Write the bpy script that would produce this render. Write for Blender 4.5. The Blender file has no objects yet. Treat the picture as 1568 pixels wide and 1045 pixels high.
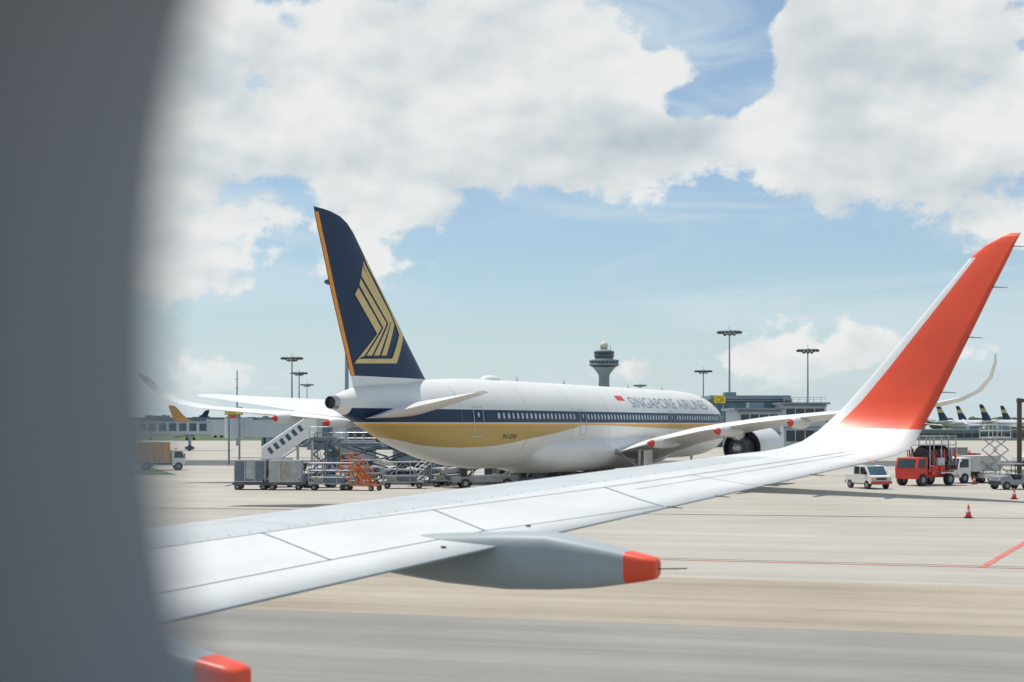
import bpy, bmesh, math, random
from mathutils import Vector, Matrix
random.seed(7)
scene = bpy.context.scene
scene.view_settings.view_transform = 'Standard'
scene.view_settings.look = 'None'
scene.view_settings.exposure = 0
EYE = 4.85

# ------------------------------------------------------------------ materials
def nd(nt, typ, **kw):
    n = nt.nodes.new(typ)
    for k, v in kw.items():
        setattr(n, k, v)
    return n

def M(name, col, rough=0.55, metal=0.0, var=0.08, scale=2.0, bump=0.0, spec=None, coat=0.0):
    m = bpy.data.materials.new(name); m.use_nodes = True
    nt = m.node_tree; b = nt.nodes['Principled BSDF']
    tc = nd(nt, 'ShaderNodeTexCoord')
    n = nd(nt, 'ShaderNodeTexNoise'); n.inputs['Scale'].default_value = scale
    n.inputs['Detail'].default_value = 4; n.inputs['Roughness'].default_value = 0.6
    nt.links.new(tc.outputs['Object'], n.inputs['Vector'])
    r = nd(nt, 'ShaderNodeValToRGB')
    r.color_ramp.elements[0].position = 0.3; r.color_ramp.elements[1].position = 0.7
    r.color_ramp.elements[0].color = tuple(c*(1-var) for c in col) + (1,)
    r.color_ramp.elements[1].color = tuple(min(1, c*(1+var)) for c in col) + (1,)
    nt.links.new(n.outputs['Fac'], r.inputs['Fac'])
    nt.links.new(r.outputs['Color'], b.inputs['Base Color'])
    b.inputs['Roughness'].default_value = rough
    b.inputs['Metallic'].default_value = metal
    if spec is not None: b.inputs['Specular IOR Level'].default_value = spec
    if coat: b.inputs['Coat Weight'].default_value = coat
    if bump:
        bp = nd(nt, 'ShaderNodeBump'); bp.inputs['Strength'].default_value = bump
        nt.links.new(n.outputs['Fac'], bp.inputs['Height'])
        nt.links.new(bp.outputs['Normal'], b.inputs['Normal'])
    return m

white = M('white_paint', (.74, .735, .715), .38, var=.05, scale=.6)
whited = M('white_paint_dirty', (.55, .55, .53), .5, var=.15, scale=1.5)
navy = M('navy_paint', (.015, .037, .082), .4, var=.15, scale=.4, spec=.25)
gold = M('gold_paint', (.62, .48, .22), .5, var=.06, spec=.3)
orange = M('orange_paint', (.80, .30, .03), .45)
orange2 = M('stairs_orange', (.62, .17, .04), .5, var=.2)
red = M('red_paint', (.62, .05, .035), .45)
redw = M('winglet_red', (.82, .085, .03), .4, var=.08, scale=1.2)
wingg = M('wing_grey', (.49, .515, .515), .5, var=.09, scale=.9, spec=.35)
wingl = M('wing_light_grey', (.60, .61, .60), .5, var=.08, scale=1.1, spec=.35)
wingw = M('wing_white', (.70, .70, .685), .42, var=.05, scale=1.5)
fairg = M('fairing_grey', (.34, .38, .39), .5, var=.09, scale=1.5, spec=.35)
metal = M('bare_metal', (.45, .45, .45), .35, metal=.8)
dmetal = M('dark_metal', (.10, .105, .115), .45, metal=.5, var=.3)
rubber = M('rubber', (.035, .035, .037), .8)
seam = M('seam_dark', (.13, .14, .15), .8)
seaml = M('seam_light', (.55, .56, .55), .6)
black = M('black_paint', (.03, .03, .033), .4)
glassd = M('dark_glass', (.03, .05, .06), .12, var=.3, scale=.4)
glassb = M('blue_glass', (.06, .12, .16), .15, var=.4, scale=.3)
winmat = M('cabin_window', (.50, .55, .58), .15, var=.3, scale=1.5)
greyp = M('grey_paint', (.26, .28, .30), .5, var=.15)
bluegrey = M('blue_grey_paint', (.13, .18, .23), .5, var=.25, scale=.8)
alu = M('container_aluminium', (.38, .41, .42), .45, metal=.3, var=.2, scale=1.5)
tarp = M('container_curtain', (.34, .35, .28), .7, var=.2)
polem = M('pole_galvanised', (.24, .30, .35), .5, metal=.2)
brown = M('brown_post', (.10, .06, .05), .6)
yellow = M('sign_yellow', (.80, .60, .04), .5)
textm = M('title_grey', (.27, .31, .37), .5)
green = M('green_paint', (.03, .22, .11), .5)
bldw = M('building_white', (.46, .50, .53), .7, var=.1, scale=.2)
bldg = M('building_grey', (.20, .25, .29), .7, var=.15, scale=.2)
bldd = M('building_dark', (.08, .12, .15), .6, var=.2, scale=.2)

# ------------------------------------------------------------------ mesh builder
class MB:
    def __init__(s):
        s.v=[]; s.f=[]; s.mi=[]; s.sm=[]; s.mats=[]
    def _m(s, mat):
        if mat not in s.mats: s.mats.append(mat)
        return s.mats.index(mat)
    def add(s, vs, fs, mat, smooth=False):
        o=len(s.v); s.v += [tuple(v) for v in vs]; k=s._m(mat)
        for f in fs:
            s.f.append([i+o for i in f]); s.mi.append(k); s.sm.append(smooth)
    def box(s, c, d, mat, rz=0, ry=0):
        R = Matrix.Rotation(rz,3,'Z') @ Matrix.Rotation(ry,3,'Y')
        vs=[]
        for x in (-.5,.5):
            for y in (-.5,.5):
                for z in (-.5,.5):
                    vs.append(Vector(c)+R@Vector((x*d[0],y*d[1],z*d[2])))
        s.add(vs, [(0,1,3,2),(4,6,7,5),(0,4,5,1),(2,3,7,6),(0,2,6,4),(1,5,7,3)], mat)
    def cyl(s, p0, p1, r0, mat, r1=None, n=12, smooth=True, caps=True):
        if r1 is None: r1=r0
        p0=Vector(p0); p1=Vector(p1); d=(p1-p0).normalized()
        a=d.orthogonal().normalized(); b=d.cross(a)
        vs=[]
        for p,r in ((p0,r0),(p1,r1)):
            for i in range(n):
                t=2*math.pi*i/n
                vs.append(p+(a*math.cos(t)+b*math.sin(t))*r)
        s.add(vs,[(i,(i+1)%n,n+(i+1)%n,n+i) for i in range(n)],mat,smooth)
        if caps: s.add(vs,[list(range(n))[::-1],list(range(n,2*n))],mat)
    def prism(s, pts, y0, y1, mat):
        n=len(pts)
        vs=[(p[0],y0,p[1]) for p in pts]+[(p[0],y1,p[1]) for p in pts]
        s.add(vs,[(i,(i+1)%n,n+(i+1)%n,n+i) for i in range(n)]+[list(range(n)),list(range(n,2*n))[::-1]],mat)
    def loft(s, rings, mat, smooth=True, caps=True, matf=None):
        n=len(rings[0]); o=len(s.v); s.v += [tuple(p) for r in rings for p in r]
        for k in range(len(rings)-1):
            for i in range(n):
                m = matf(k,i) if matf else mat
                s.f.append([o+k*n+i,o+k*n+(i+1)%n,o+(k+1)*n+(i+1)%n,o+(k+1)*n+i]); s.mi.append(s._m(m)); s.sm.append(smooth)
        if caps:
            s.f.append([o+i for i in range(n)][::-1]); s.mi.append(s._m(matf(0,0) if matf else mat)); s.sm.append(False)
            b=o+(len(rings)-1)*n
            s.f.append([b+i for i in range(n)]); s.mi.append(s._m(matf(len(rings)-2,0) if matf else mat)); s.sm.append(False)
    def lathe(s, prof, c, mat, n=24, smooth=True, mats=None):
        rings=[[(c[0]+r*math.cos(2*math.pi*i/n),c[1]+r*math.sin(2*math.pi*i/n),c[2]+z) for i in range(n)] for r,z in prof]
        s.loft(rings,mat,smooth,True,(lambda k,i:mats[k]) if mats else None)
    def obj(s, name, parent=None, loc=(0,0,0), rz=0, bevel=0):
        me=bpy.data.meshes.new(name); me.from_pydata(s.v,[],s.f)
        for m in s.mats: me.materials.append(m)
        for p,k,sm in zip(me.polygons,s.mi,s.sm):
            p.material_index=k; p.use_smooth=sm
        bm=bmesh.new(); bm.from_mesh(me)
        bmesh.ops.recalc_face_normals(bm,faces=bm.faces); bm.to_mesh(me); bm.free()
        ob=bpy.data.objects.new(name,me); scene.collection.objects.link(ob)
        ob.location=loc; ob.rotation_euler[2]=rz
        if parent: ob.parent=parent
        if bevel:
            b=ob.modifiers.new('bevel','BEVEL'); b.width=bevel; b.segments=2; b.limit_method='ANGLE'
        return ob

def empty(name, loc=(0,0,0), rz=0):
    e=bpy.data.objects.new(name,None); scene.collection.objects.link(e)
    e.location=loc; e.rotation_euler[2]=rz; e.empty_display_size=.5
    return e

def decal(name, polys, mapf, mat, step, parent, axes=(True,True), verts=None):
    bm=bmesh.new()
    if verts is not None:
        bv=[bm.verts.new((v[0],v[1],0)) for v in verts]
        for f in polys:
            try: bm.faces.new([bv[i] for i in f])
            except Exception: pass
    else:
        for p in polys:
            bm.faces.new([bm.verts.new((q[0],q[1],0)) for q in p])
    bmesh.ops.triangulate(bm,faces=bm.faces)
    for ax in (0,1):
        if not axes[ax]: continue
        lo=min(v.co[ax] for v in bm.verts); hi=max(v.co[ax] for v in bm.verts)
        k=math.floor(lo/step)+1
        while k*step<hi:
            co=[0,0,0]; no=[0,0,0]; co[ax]=k*step; no[ax]=1
            bmesh.ops.bisect_plane(bm,geom=bm.verts[:]+bm.edges[:]+bm.faces[:],plane_co=co,plane_no=no)
            k+=1
    for v in bm.verts: v.co=Vector(mapf(v.co[0],v.co[1]))
    me=bpy.data.meshes.new(name); bm.to_mesh(me); bm.free(); me.materials.append(mat)
    ob=bpy.data.objects.new(name,me); scene.collection.objects.link(ob); ob.parent=parent
    return ob

def text_geo(txt):
    cu=bpy.data.curves.new('t','FONT'); cu.body=txt; cu.size=1
    o=bpy.data.objects.new('t',cu); scene.collection.objects.link(o)
    bpy.context.view_layer.update()
    me=bpy.data.meshes.new_from_object(o.evaluated_get(bpy.context.evaluated_depsgraph_get()))
    vs=[(v.co.x,v.co.y) for v in me.vertices]; fs=[list(p.vertices) for p in me.polygons]
    bpy.data.objects.remove(o)
    x0=min(v[0] for v in vs); x1=max(v[0] for v in vs); y0=min(v[1] for v in vs); y1=max(v[1] for v in vs)
    return [((v[0]-x0)/(x1-x0),(v[1]-y0)/(y1-y0)) for v in vs], fs

def interp(tab, x):
    if x<=tab[0][0]: return tab[0][1:]
    for a,b in zip(tab,tab[1:]):
        if x<=b[0]:
            t=(x-a[0])/(b[0]-a[0]); return tuple(p+(q-p)*t for p,q in zip(a[1:],b[1:]))
    return tab[-1][1:]

# ------------------------------------------------------------------ world / sky
w=bpy.data.worlds.new('World'); scene.world=w; w.use_nodes=True
try:
    w.cycles.sampling_method='MANUAL'; w.cycles.sample_map_resolution=512
except Exception: pass
nt=w.node_tree; nt.nodes.clear()
L=nt.links.new
SUN_TO=Vector((-.30,.22,1)).normalized()
sun_el=math.asin(SUN_TO.z); sun_az=math.atan2(SUN_TO.x,SUN_TO.y)

blobs=[ # az, el, saz, sel, amp  (degrees)
 (-3,14,7,4.4,.50),(3.5,13.3,4.0,3.6,.34),(-9.5,12,6,4.0,.32),(2,10.5,5,2.0,.24),(-15,11,5,8,.38),(-13,6,5,2.5,.18),
 (7.8,11.2,3.2,1.3,.46),(12,15,2.2,2.4,.34),(15.5,14,5,4,.58),(16.5,10,5,2.4,.42),(12.5,12.2,2.4,2.2,.3),(19,7.6,4,1.0,.28),
 (12.5,8.4,2.6,.8,.26),(7.1,7.0,.5,.36,.45),
 (5.2,2.2,1.8,.5,.32),(9.2,2.7,1.8,.6,.32),(14,3.3,1.3,.6,.44),(12.2,2.5,2,.5,.36),(17.5,2.8,2,.6,.36),
 (-2,6.3,5,.5,.14),(-5,8.2,4,.8,.16),
 (8.8,15.6,1.25,2.6,-.85),(10.4,17.5,1.6,1.6,-.5),(6.7,12.6,1.2,.7,-.52),
 (-6.0,17.3,1.8,.7,-.46),(-10.3,13.3,1.2,.8,-.28),(3,7.0,8,1.7,-.32),(10,6.0,8,1.2,-.22),(0,4.2,9,1.5,-.20),
]
def wm(op,a,b=None,c=None,clamp=False):
    n=nt.nodes.new('ShaderNodeMath'); n.operation=op; n.use_clamp=clamp
    for i,x in enumerate((a,b,c)):
        if x is None: continue
        if isinstance(x,(int,float)): n.inputs[i].default_value=x
        else: L(x,n.inputs[i])
    return n.outputs[0]
def wmix(f,a,b):
    n=nt.nodes.new('ShaderNodeMix'); n.data_type='RGBA'
    for i,x in ((0,f),(6,a),(7,b)):
        if isinstance(x,(int,float)): n.inputs[i].default_value=x
        elif isinstance(x,tuple): n.inputs[i].default_value=x+(1,)
        else: L(x,n.inputs[i])
    return n.outputs[2]
def mr(x,a,b,c,d,smooth=True):
    n=nt.nodes.new('ShaderNodeMapRange'); n.interpolation_type='SMOOTHSTEP' if smooth else 'LINEAR'
    L(x,n.inputs[0])
    for i,q in enumerate((a,b,c,d)): n.inputs[i+1].default_value=q
    return n.outputs[0]
def vop(op,a,b):
    n=nt.nodes.new('ShaderNodeVectorMath'); n.operation=op; L(a,n.inputs[0])
    if isinstance(b,tuple): n.inputs[1].default_value=b
    else: L(b,n.inputs[1])
    return n
tc=nt.nodes.new('ShaderNodeTexCoord'); sp=nt.nodes.new('ShaderNodeSeparateXYZ'); L(tc.outputs['Generated'],sp.inputs[0])
az=wm('MULTIPLY',wm('ARCTAN2',sp.outputs[0],sp.outputs[1]),57.2958)
el=wm('MULTIPLY',wm('ARCSINE',sp.outputs[2]),57.2958)
cb=nt.nodes.new('ShaderNodeCombineXYZ'); L(az,cb.inputs[0]); L(el,cb.inputs[1])
def noise2(off,sc,detail,rough,dist=0):
    v=vop('MULTIPLY',cb.outputs[0],(sc[0],sc[1],1)).outputs[0]
    v=vop('ADD',v,(off[0]*sc[0]+sc[2],off[1]*sc[1]+sc[3],0)).outputs[0]
    n=nt.nodes.new('ShaderNodeTexNoise'); n.noise_dimensions='2D'; n.inputs['Scale'].default_value=1
    n.inputs['Detail'].default_value=detail; n.inputs['Roughness'].default_value=rough; n.inputs['Distortion'].default_value=dist
    L(v,n.inputs['Vector']); return wm('SUBTRACT',n.outputs['Fac'],.5)
S1=(.15,.23,3.1,1.7); S2=(.65,.85,9.1,5.7)
na1=noise2((0,0),S1,8,.56); na2=noise2((0,0),S2,5,.58)
nb1=noise2((-.25,.50),S1,7,.56); nb2=noise2((-.25,.50),S2,5,.58)
ncl=noise2((0,0),S1,2.5,.5); ncu=noise2((-.9,2.0),S1,2.5,.5)
dens=wm('MULTIPLY_ADD',na1,1.6,wm('MULTIPLY',na2,.48))
acc=wm('ADD',dens,-.16)
for a,e,sa,se,am in blobs:
    v=vop('SUBTRACT',cb.outputs[0],(a,e,0)).outputs[0]
    v=vop('MULTIPLY',v,(1/sa,1/se,0)).outputs[0]
    n=vop('DOT_PRODUCT',v,v)
    ex=wm('EXPONENT',wm('MULTIPLY',n.outputs['Value'],-1))
    acc=wm('MULTIPLY_ADD',ex,am,acc)
mask=mr(acc,-.02,.15,0,1)
lit=wm('MULTIPLY_ADD',wm('SUBTRACT',na1,nb1),1.25,wm('MULTIPLY',wm('SUBTRACT',na2,nb2),.48))
lit=wm('MULTIPLY_ADD',wm('SUBTRACT',ncl,ncu),1.9,lit)
lit=wm('ADD',lit,wm('MULTIPLY_ADD',acc,-.60,.92),clamp=True)
ccol=wmix(lit,(4.9,5.6,6.1),(8.4,8.55,8.45))
sky=nt.nodes.new('ShaderNodeTexSky'); sky.sky_type='NISHITA'; sky.sun_disc=False
sky.sun_elevation=sun_el; sky.sun_rotation=sun_az % (2*math.pi); sky.dust_density=.6; sky.air_density=1.0; sky.ozone_density=1.5
skc=vop('MULTIPLY',sky.outputs[0],(1.03,1.12,1.16)).outputs[0]
vn=noise2((0,0),(.07,.34,.7,.3),5,.55,.6)
veil=mr(vn,-.12,.17,.16,.72)
base=wmix(veil,skc,(6.3,7.4,8.0))
haze=mr(el,-1,6.5,.85,0)
base=wmix(haze,base,(5.9,7.15,7.8))
allc=wmix(wm('MULTIPLY',mask,mr(el,.2,2.8,.12,.97)),base,ccol)
bg=nt.nodes.new('ShaderNodeBackground'); bg.inputs[1].default_value=.1; L(allc,bg.inputs[0])
out=nt.nodes.new('ShaderNodeOutputWorld'); L(bg.outputs[0],out.inputs[0])

sl=bpy.data.lights.new('sun','SUN'); sl.energy=3.9; sl.angle=math.radians(.5); sl.color=(1,.955,.885)
so=bpy.data.objects.new('sun',sl); scene.collection.objects.link(so)
so.rotation_euler=SUN_TO.to_track_quat('Z','Y').to_euler(); so.location=(0,0,60)

# ------------------------------------------------------------------ ground
def ground_mat(name, c0, c1, joint, jw, rot, bh=7.5, dark=.8, lo=.40, hi=.60):
    m=bpy.data.materials.new(name); m.use_nodes=True; t=m.node_tree; b=t.nodes['Principled BSDF']
    tc=nd(t,'ShaderNodeTexCoord'); mp=nd(t,'ShaderNodeMapping'); mp.inputs['Rotation'].default_value=(0,0,rot); mp.inputs['Location'].default_value=(9000,0,0)
    t.links.new(tc.outputs['Object'],mp.inputs[0])
    n=nd(t,'ShaderNodeTexNoise'); n.inputs['Scale'].default_value=.09; n.inputs['Detail'].default_value=6; n.inputs['Roughness'].default_value=.6
    t.links.new(tc.outputs['Object'],n.inputs['Vector'])
    mp2=nd(t,'ShaderNodeMapping'); mp2.inputs['Rotation'].default_value=(0,0,rot)
    mp3=nd(t,'ShaderNodeMapping'); mp3.inputs['Scale'].default_value=(.025,.55,1)
    t.links.new(tc.outputs['Object'],mp2.inputs[0]); t.links.new(mp2.outputs[0],mp3.inputs[0])
    n2=nd(t,'ShaderNodeTexNoise'); n2.inputs['Scale'].default_value=1.0; n2.inputs['Detail'].default_value=7; n2.inputs['Roughness'].default_value=.7
    t.links.new(mp3.outputs[0],n2.inputs['Vector'])
    n3=nd(t,'ShaderNodeTexNoise'); n3.inputs['Scale'].default_value=11; n3.inputs['Detail'].default_value=3
    t.links.new(tc.outputs['Object'],n3.inputs['Vector'])
    a=nd(t,'ShaderNodeMath',operation='MULTIPLY_ADD'); t.links.new(n.outputs[0],a.inputs[0]); a.inputs[1].default_value=.35
    a2=nd(t,'ShaderNodeMath',operation='MULTIPLY_ADD'); t.links.new(n2.outputs[0],a2.inputs[0]); a2.inputs[1].default_value=.5
    a3=nd(t,'ShaderNodeMath',operation='MULTIPLY'); t.links.new(n3.outputs[0],a3.inputs[0]); a3.inputs[1].default_value=.15
    t.links.new(a3.outputs[0],a2.inputs[2]); t.links.new(a2.outputs[0],a.inputs[2])
    r=nd(t,'ShaderNodeValToRGB'); r.color_ramp.elements[0].position=lo; r.color_ramp.elements[1].position=hi
    r.color_ramp.elements[0].color=c0+(1,); r.color_ramp.elements[1].color=c1+(1,)
    t.links.new(a.outputs[0],r.inputs[0])
    br=nd(t,'ShaderNodeTexBrick'); br.offset=0; br.inputs['Scale'].default_value=1; br.inputs['Mortar Size'].default_value=jw
    br.inputs['Mortar Smooth'].default_value=.3; br.inputs['Brick Width'].default_value=100000; br.inputs['Row Height'].default_value=bh
    br.inputs['Color1'].default_value=(1,1,1,1); br.inputs['Color2'].default_value=(dark+.12,)*3+(1,); br.inputs['Mortar'].default_value=joint+(1,)
    t.links.new(mp.outputs[0],br.inputs['Vector'])
    mx=nd(t,'ShaderNodeMix',data_type='RGBA',blend_type='MULTIPLY'); mx.inputs[0].default_value=1
    t.links.new(r.outputs[0],mx.inputs[6]); t.links.new(br.outputs[0],mx.inputs[7]); t.links.new(mx.outputs[2],b.inputs['Base Color'])
    b.inputs['Roughness'].default_value=.85; b.inputs['Specular IOR Level'].default_value=.25
    bp=nd(t,'ShaderNodeBump'); bp.inputs['Strength'].default_value=.15; bp.inputs['Distance'].default_value=.02
    t.links.new(n3.outputs[0],bp.inputs['Height']); t.links.new(bp.outputs[0],b.inputs['Normal'])
    return m
ang=math.radians(-15)
conc=ground_mat('apron_concrete',(.365,.335,.285),(.47,.44,.385),(.86,.85,.84),.03,-ang,7.5,.84)
asph=ground_mat('taxiway_asphalt',(.22,.21,.19),(.315,.30,.27),(.93,.93,.93),.03,-ang,6,.84)
tanm=ground_mat('stained_concrete',(.28,.235,.175),(.44,.385,.305),(.88,.87,.86),.03,-ang,3.75,.84,.38,.61)
def sheet(name, pts, z, mat):
    b=MB(); b.add([(p[0],p[1],z) for p in pts],[list(range(len(pts)))],mat); return b.obj(name)
sheet('ground',[(-6000,-6000),(6000,-6000),(6000,9000),(-6000,9000)],0,conc)
ux,uy=math.cos(ang),math.sin(ang); vx,vy=-uy,ux
def line_pt(x0,y0,a,o=0): return (x0+ux*a+vx*o, y0+uy*a+vy*o)
P0=(0,35.5)
sheet('taxiway',[line_pt(*P0,-400),line_pt(*P0,400),line_pt(*P0,400,-60),line_pt(*P0,-400,-60)],.004,asph)
P1=(0,35.504)
sheet('apron_pavement',[line_pt(*P1,-400),line_pt(*P1,400),line_pt(*P1,400,10.5),line_pt(*P1,-400,10.5)],.004,tanm)
pink=M('marking_red',(.55,.16,.13),.7,var=.3,scale=1.2)
def strip(mb,p,q,wd,z,mat):
    p=Vector((p[0],p[1],0)); q=Vector((q[0],q[1],0)); d=(q-p).normalized(); n=Vector((-d.y,d.x,0))*wd/2
    mb.add([(v.x,v.y,z) for v in (p-n,q-n,q+n,p+n)],[(0,1,2,3)],mat)
mk=MB()
strip(mk,line_pt(5.1,51.0,-70),line_pt(5.1,51.0,60),.17,.009,pink)
strip(mk,(15.9,48.1),(40,96),.24,.013,pink)
mk.obj('pavement_marking')
dr=MB(); dm=M('drain_slot_and_shadow',(.13,.12,.11),.8,var=.3)
strip(dr,(-60,90.0),(60,66.5),.42,.008,dm)  # slot drain; the dark strip also paints in part of the airliner's wing shadow
strip(dr,(-70,160),(90,118),.35,.008,dm)
strip(dr,line_pt(5.1,51.55,-70),line_pt(5.1,51.55,60),.07,.009,dm)
dr.obj('drainage_and_wing_shadow')
grass=M('grass',(.08,.12,.04),.9,var=.35,scale=.3)
sheet('grass',[(-260,150),(-32,136),(-40,158),(-260,172)],.006,grass)
sheet('grass',[(48,128),(260,112),(260,145),(52,152)],.006,grass)
sheet('grass',[(-900,420),(900,420),(900,700),(-900,700)],.006,grass)
dasph=ground_mat('service_road_asphalt',(.10,.10,.10),(.15,.15,.145),(.9,.9,.9),.02,-ang,60,.85)
sheet('service_road',[(-260,175),(260,155),(260,180),(-260,200)],.006,dasph)

# ------------------------------------------------------------------ parked airliner
A=math.atan2(.893,.45)
pa=empty('parked_airliner',(-10.07,80.7,0),A)
FT=[ # s, zc, hz, w
 (0,6.08,.42,.42),(.5,6.06,.55,.52),(2,6.0,.98,.9),(4,5.78,1.45,1.3),(6,5.48,1.85,1.62),(8,5.3,2.2,1.95),(10,5.14,2.50,2.22),(13,4.98,2.82,2.62),(16,4.88,3.0,2.88),(20,4.85,3.05,3.02),(23,4.85,3.05,3.05),
 (55,4.85,3.05,3.05),(58,4.8,2.98,2.97),(60.5,4.7,2.78,2.74),(62.5,4.55,2.45,2.4),(64,4.4,2.05,2.05),(65.3,4.22,1.5,1.55),(66.2,4.1,.95,1.0),(66.65,4.05,.5,.52),(66.8,4.04,.05,.05)]
def fsec(s): return interp(FT,s)
fm=bpy.data.materials.new('fuselage_livery'); fm.use_nodes=True; t=fm.node_tree; b=t.nodes['Principled BSDF']
tcn=nd(t,'ShaderNodeTexCoord'); sx=nd(t,'ShaderNodeSeparateXYZ'); t.links.new(tcn.outputs['Object'],sx.inputs[0])
def fmath(op,a,bb=None,cc=None):
    n=nd(t,'ShaderNodeMath',operation=op)
    for i,x in enumerate((a,bb,cc)):
        if x is None: continue
        if isinstance(x,(int,float)): n.inputs[i].default_value=x
        else: t.links.new(x,n.inputs[i])
    return n.outputs[0]
def fmix(f,a,bb):
    n=nd(t,'ShaderNodeMix',data_type='RGBA')
    t.links.new(f,n.inputs[0])
    for i,x in ((6,a),(7,bb)):
        if isinstance(x,tuple): n.inputs[i].default_value=x+(1,)
        else: t.links.new(x,n.inputs[i])
    return n.outputs[2]
X_,Z_=sx.outputs[0],sx.outputs[2]
fc=nd(t,'ShaderNodeFloatCurve'); t.links.new(fmath('DIVIDE',X_,30),fc.inputs['Value'])
cv=fc.mapping.curves[0]
pts=[(0,1.0),(.04,.93),(.1,.80),(.2,.56),(.3,.38),(.43,.34),(.66,.58),(.88,.88),(.95,1.0),(1,1.0)]
cv.points[0].location=pts[0]; cv.points[1].location=pts[-1]
for p in pts[1:-1]: cv.points.new(*p)
fc.mapping.update()
zlow=fmath('MULTIPLY_ADD',fc.outputs[0],2.2,2.62)
gmask=fmath('MULTIPLY',fmath('GREATER_THAN',Z_,zlow),fmath('LESS_THAN',Z_,4.80))
gmask=fmath('MULTIPLY',gmask,fmath('GREATER_THAN',X_,1.0))
lmask=fmath('MULTIPLY',fmath('GREATER_THAN',Z_,4.78),fmath('LESS_THAN',Z_,4.90))
bmask=fmath('MULTIPLY',fmath('GREATER_THAN',Z_,4.96),fmath('LESS_THAN',Z_,5.78))
bmask=fmath('MULTIPLY',bmask,fmath('GREATER_THAN',X_,.9))
nn=nd(t,'ShaderNodeTexNoise'); nn.inputs['Scale'].default_value=.5; nn.inputs['Detail'].default_value=5; t.links.new(tcn.outputs['Object'],nn.inputs[0])
wht=fmix(nn.outputs[0],(.70,.69,.655),(.79,.78,.745))
c=fmix(gmask,wht,(.52,.36,.12)); c=fmix(lmask,c,(.78,.38,.08)); c=fmix(bmask,c,(.011,.031,.075))
t.links.new(c,b.inputs['Base Color']); b.inputs['Roughness'].default_value=.38; b.inputs['Specular IOR Level'].default_value=.3
fb=MB(); rings=[]; NS=72
ss=sorted(set([round(x*.5,2) for x in range(0,50)]+[25+x*2 for x in range(15)]+[55+x*.4 for x in range(30) if 55+x*.4<66.8]+[66.4,66.65,66.8]))
for s in ss:
    zc,hz,ww=fsec(s)
    rings.append([(s,ww*math.sin(2*math.pi*i/NS),zc+hz*math.cos(2*math.pi*i/NS)) for i in range(NS)])
fb.loft(rings,fm)
fb.obj('fuselage',pa)
ap=MB(); ap.cyl((-.45,0,6.08),(.02,0,6.08),.36,metal,r1=.42,n=24,caps=False); ap.cyl((-.2,0,6.08),(-.18,0,6.08),.34,black,n=24)
ap.obj('apu_exhaust',pa)
bf=MB(); rings=[]
BT=[(20,3.2,.4,1.6),(22,2.9,1.2,2.6),(25,2.75,1.45,3.15),(30,2.75,1.5,3.4),(42,2.75,1.5,3.4),(46,2.8,1.35,3.1),(50,2.95,.9,2.2),(52,3.1,.4,1.2)]
for k in range(40):
    s=20+32*k/39; zc,hz,ww=interp(BT,s)
    r=[]
    for i in range(48):
        a=2*math.pi*i/48; ca,sa=math.cos(a),math.sin(a)
        r.append((s,ww*math.copysign(abs(sa)**.75,sa),zc+hz*math.copysign(abs(ca)**.75,ca)))
    rings.append(r)
bf.loft(rings,white); bf.obj('belly_fairing',pa)
sd=MB(); rings=[]
for k in range(12):
    s=17.8+2.6*k/11; q=math.sin(math.pi*(k+.3)/11.6)**.5
    rings.append([(s,.5*q*math.cos(math.pi*2*i/16),7.8+.42*q*math.sin(math.pi*2*i/16)) for i in range(16)])
sd.loft(rings,white); sd.obj('antenna_dome',pa)

def airfoil(n=10):
    up=[];lo=[]
    for i in range(n+1):
        c=(1-math.cos(math.pi*i/n))/2
        yt=5*(.2969*math.sqrt(c)-.126*c-.3516*c*c+.2843*c**3-.1036*c**4)
        up.append((c,yt)); lo.append((c,-yt))
    return up[::-1]+lo[1:-1]
AF=airfoil()
def wing(stations, mat, sign=1, matf=None):
    mb=MB(); rings=[]
    for k,(tt,le,te,z,th,inc) in enumerate(stations):
        ch=le-te; r=[]
        a=stations[max(0,k-1)]; b2=stations[min(len(stations)-1,k+1)]
        d=Vector((b2[0]-a[0],b2[3]-a[3])).normalized(); nrm=(-d.y,d.x)
        for c,yt in AF:
            h=yt*th*ch
            r.append((le-c*ch, -sign*(tt+nrm[0]*h), z+nrm[1]*h+inc*(.4-c)*ch))
        rings.append(r)
    mb.loft(rings,mat,matf=matf)
    return mb
WS=[(2.4,46.2,33,2.55,.13,.03),(5,44.3,32.6,3.25,.125,.03),(8,42.2,31.9,3.95,.12,.03),(11,40.2,31.1,4.45,.115,.02),(15,37.7,30.0,5.0,.11,.02),(20,34.6,28.6,5.45,.105,.01),(25,31.5,27.2,5.85,.10,0),
 (28.5,29.4,26.2,6.2,.10,0),(30,28.3,25.8,6.5,.10,0),(31.2,27.2,25.3,7.0,.09,0),(32,26.2,24.7,7.8,.08,0),(32.4,25.2,24.0,8.7,.08,0),(32.5,24.2,23.6,9.2,.07,0)]
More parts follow.
